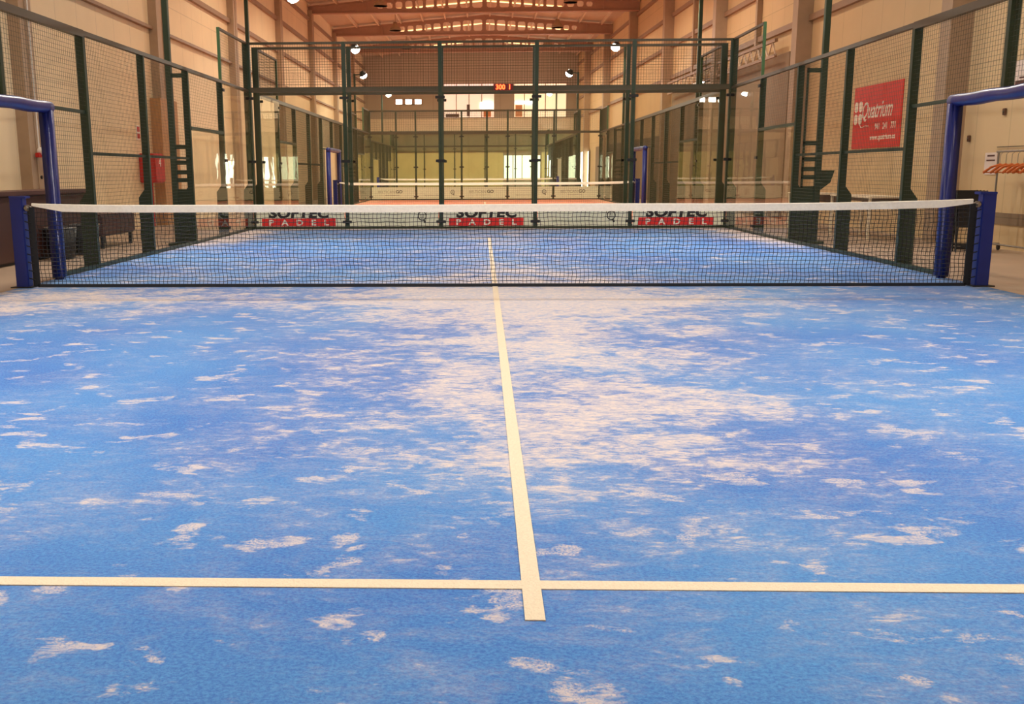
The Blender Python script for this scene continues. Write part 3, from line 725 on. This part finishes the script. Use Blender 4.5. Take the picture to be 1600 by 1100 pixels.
# court in front
net(0, 0, 'nearest net, black mesh with white headband across the blue court')
net_post(0, 0, -1, 'square blue steel post at the left end of the nearest net')
net_post(0, 0, 1, 'square blue steel post at the right end of the nearest net')
padded_frame(0, 0, -1, 'blue padded entrance frame on the left, just behind the left net post')
padded_frame(0, 0, 1, 'blue padded entrance frame on the right, just behind the right net post')
side_fence(0, 0, -1, 'green mesh and glass side fence on the left of the blue court', [-4, -2, 0, 2, 4, 6, 8, 10])
side_fence(0, 0, 1, 'green mesh and glass side fence on the right of the blue court', [-4, -2, 0, 2, 4, 6, 8, 10])
end_wall(0, 10, 'tall glass and mesh wall closing the far end of the blue court', M_GREEN)
mast(-5.32, 6.0, -1, 'tall green floodlight mast on the left of the blue court, with holed base plate', (.3, 0), (-1.6, 3.4))
mt = mast(5.42, 6.0, 1, 'tall green floodlight mast on the right of the blue court, with holed base plate', (-.3, 0), (2.2, 4.5))
bm = N(); prism(bm, [(.045, .86), (.20, .98), (.26, 1.18), (.045, 1.18)], 'y', -.05, .05); obj('bracket', bm, M_GREEN, mt)
mast(-5.32, -6.0, -1, 'green floodlight mast behind the viewer on the left of the blue court', (.3, 0), (-2.0, -4.4))
mast(5.42, -6.0, 1, 'green floodlight mast behind the viewer on the right of the blue court', (-.3, 0), (1.7, -4.7))
# banners on the first glass wall
M_FILM = mat('translucent_white_film', (230, 234, 212), .5); M_INK = mat('black_print', (36, 30, 30), .6); M_PRED = mat('red_print', (222, 40, 40), .5); M_GREYP = mat('grey_print', (176, 186, 164), .6)
RF = (math.pi/2, 0, 0)
def logo(bm, x, z, r):
    tube(bm, [(x+r*math.cos(a*math.pi/10), -.002, z+r*1.05*math.sin(a*math.pi/10)) for a in range(21)], r*.13, 5)
    tube(bm, [(x+r*.25, -.002, z-r*.9), (x+r*.75, -.002, z-r*1.35)], r*.2, 5)
    lathe(bm, [(r*.25, -.004), (r*.25, 0)], (x+r*.65, 0, z-r*1.5), 10, 'y')
    for dx in (-.35, 0, .35): tube(bm, [(x+dx*r, -.002, z-r*.6), (x+dx*r, -.002, z+r*.6)], r*.05, 4)
pos = ['leftmost', 'second from the left', 'middle', 'second from the right', 'rightmost']
def banners(cx, y, rowdesc, kinds, scale=1.0, zt=.455, group=''):
    for k in range(5):
        kd = kinds[k]; x0 = -5+2*k
        lab = {'S': 'white SOFTEC PADEL banner', 'L': 'pale banner with round racket mark', 'G': 'pale banner ending in GO'}[kd]
        t = thing('banner', '%s, %s %s' % (lab, pos[k], rowdesc), 'banner', (cx+x0, y-.021, 0), group=group)
        bm = N(); box(bm, (.05, -.002, .05), (1.95, 0, zt)); obj('film', bm, M_FILM if zt < .5 else mat('far_banner_film', (232, 244, 218), .5), t)
        if kd == 'S':
            bm = N(); box(bm, (.17, -.005, .055), (1.75, -.002, .225)); obj('red_box', bm, M_PRED, t)
            tx = text('black_lettering', 'SOFTEC', .27, M_INK, t, (.96, -.004, .245), RF, bold=.012, shear=.12, sx=1.28, space=1.05)
            text('white_lettering', 'P A D E L', .165, M_RIM, t, (.96, -.007, .082), RF, bold=.005, sx=1.25, space=1.55)
        elif kd == 'L':
            text('small_print', 'BELTICANGO PADEL CLUB', .065, M_GREYP, t, (.8, -.004, .13 if zt < .5 else .18), RF, bold=.001, sx=1.1)
            bm = N(); logo(bm, 1.6, .27 if zt < .5 else .34, .085); obj('racket_mark', bm, M_INK, t)
        else:
            text('pale_lettering', 'BELTICAN', .17, M_GREYP, t, (1.06, -.004, .3), RF, bold=.001, align='RIGHT', sx=.95)
            text('dark_lettering', 'GO', .19, M_INK, t, (1.10, -.004, .3), RF, bold=.003, align='LEFT')
            bm = N(); box(bm, (.62, -.004, .2), (1.25, -.002, .215)); obj('underline', bm, mat('dark_grey_print', (90, 90, 80), .6), t)
banners(0, 10, 'behind the nearest net', 'SLSLS', group='banners on the first glass wall')

# second court
G2 = mat('green_paint_far', (50, 66, 48), .45)
end_wall(0, 10.8, 'glass wall at the near end of the second court, right behind the first', G2, .06, .0015, -1)
side_fence(0, 20.8, -1, 'mesh and glass side fence on the left of the second court', [-10, -8, -6, -4, -2, 0, 2, 4, 6, 8, 10], G2, .06, .0025)
side_fence(0, 20.8, 1, 'mesh and glass side fence on the right of the second court', [-10, -8, -6, -4, -2, 0, 2, 4, 6, 8, 10], G2, .06, .0025)
end_wall(0, 30.8, 'glass wall at the far end of the second court', G2, .08, .0017)
banners(0, 30.8, 'on the second court far wall', 'GLGLG', zt=.56, group='banners on the second court far wall')
net(0, 20.8, 'net of the second court with white headband, seen through the glass', .07, .002, False)
net_post(0, 20.8, -1, 'blue net post on the left of the second court'); net_post(0, 20.8, 1, 'blue net post on the right of the second court')
padded_frame(0, 20.8, -1, 'blue padded entrance frame on the left of the second court'); padded_frame(0, 20.8, 1, 'blue padded entrance frame on the right of the second court')
mast(-6.2, 14.9, -1, 'dark mast with bright lamp near the left corner of the second court', (1.2, 0), (-2, 17.5), False, 5.72)
mast(5.44, 14.9, 1, 'dark mast near the right corner of the second court', (-.3, 0), (2, 17.5), False, 5.85)
mast(-5.0-.32, 26.8, -1, 'mast with lit lamp at the far left of the second court', (.3, 0), (-2, 24), True, 5.95)
mast(5.36, 26.8, 1, 'mast with lit lamp at the far right of the second court', (-.35, 0), (2, 24), True, 5.95)
# third court
end_wall(-.9, 31.39, 'glass wall at the near end of the farthest court', G2, .1, .002, -1)
side_fence(-.9, 41.4, -1, 'mesh and glass side fence on the left of the farthest court', [-10, -8, -6, -4, -2, 0, 2, 4, 6, 8, 10], G2, .1, .003)
side_fence(-.9, 41.4, 1, 'mesh and glass side fence on the right of the farthest court', [-10, -8, -6, -4, -2, 0, 2, 4, 6, 8, 10], G2, .1, .003)
end_wall(-.9, 51.4, 'glass wall at the far end of the farthest court, close to the end wall', G2, .1, .002)
net(-.9, 41.4, 'net of the farthest court, a thin white line beyond two glass walls', .1, .0025, False)
net_post(-.9, 41.4, -1, 'blue net post on the left of the farthest court'); net_post(-.9, 41.4, 1, 'blue net post on the right of the farthest court')
mast(-6.2, 35.2, -1, 'mast with lit lamp at the near left of the farthest court', (.4, 0), (-3, 38), False, 5.85)
mast(4.45, 35.2, 1, 'mast with lit lamp at the near right of the farthest court', (-.4, 0), (1, 38), False, 5.85)
mast(-6.2, 47.2, -1, 'mast with lit lamp at the far left of the farthest court', (.4, 0), (-3, 45), False, 5.95)
mast(4.4, 47.2, 1, 'mast with lit lamp at the far right of the farthest court', (-.4, 0), (1, 45), False, 5.95)
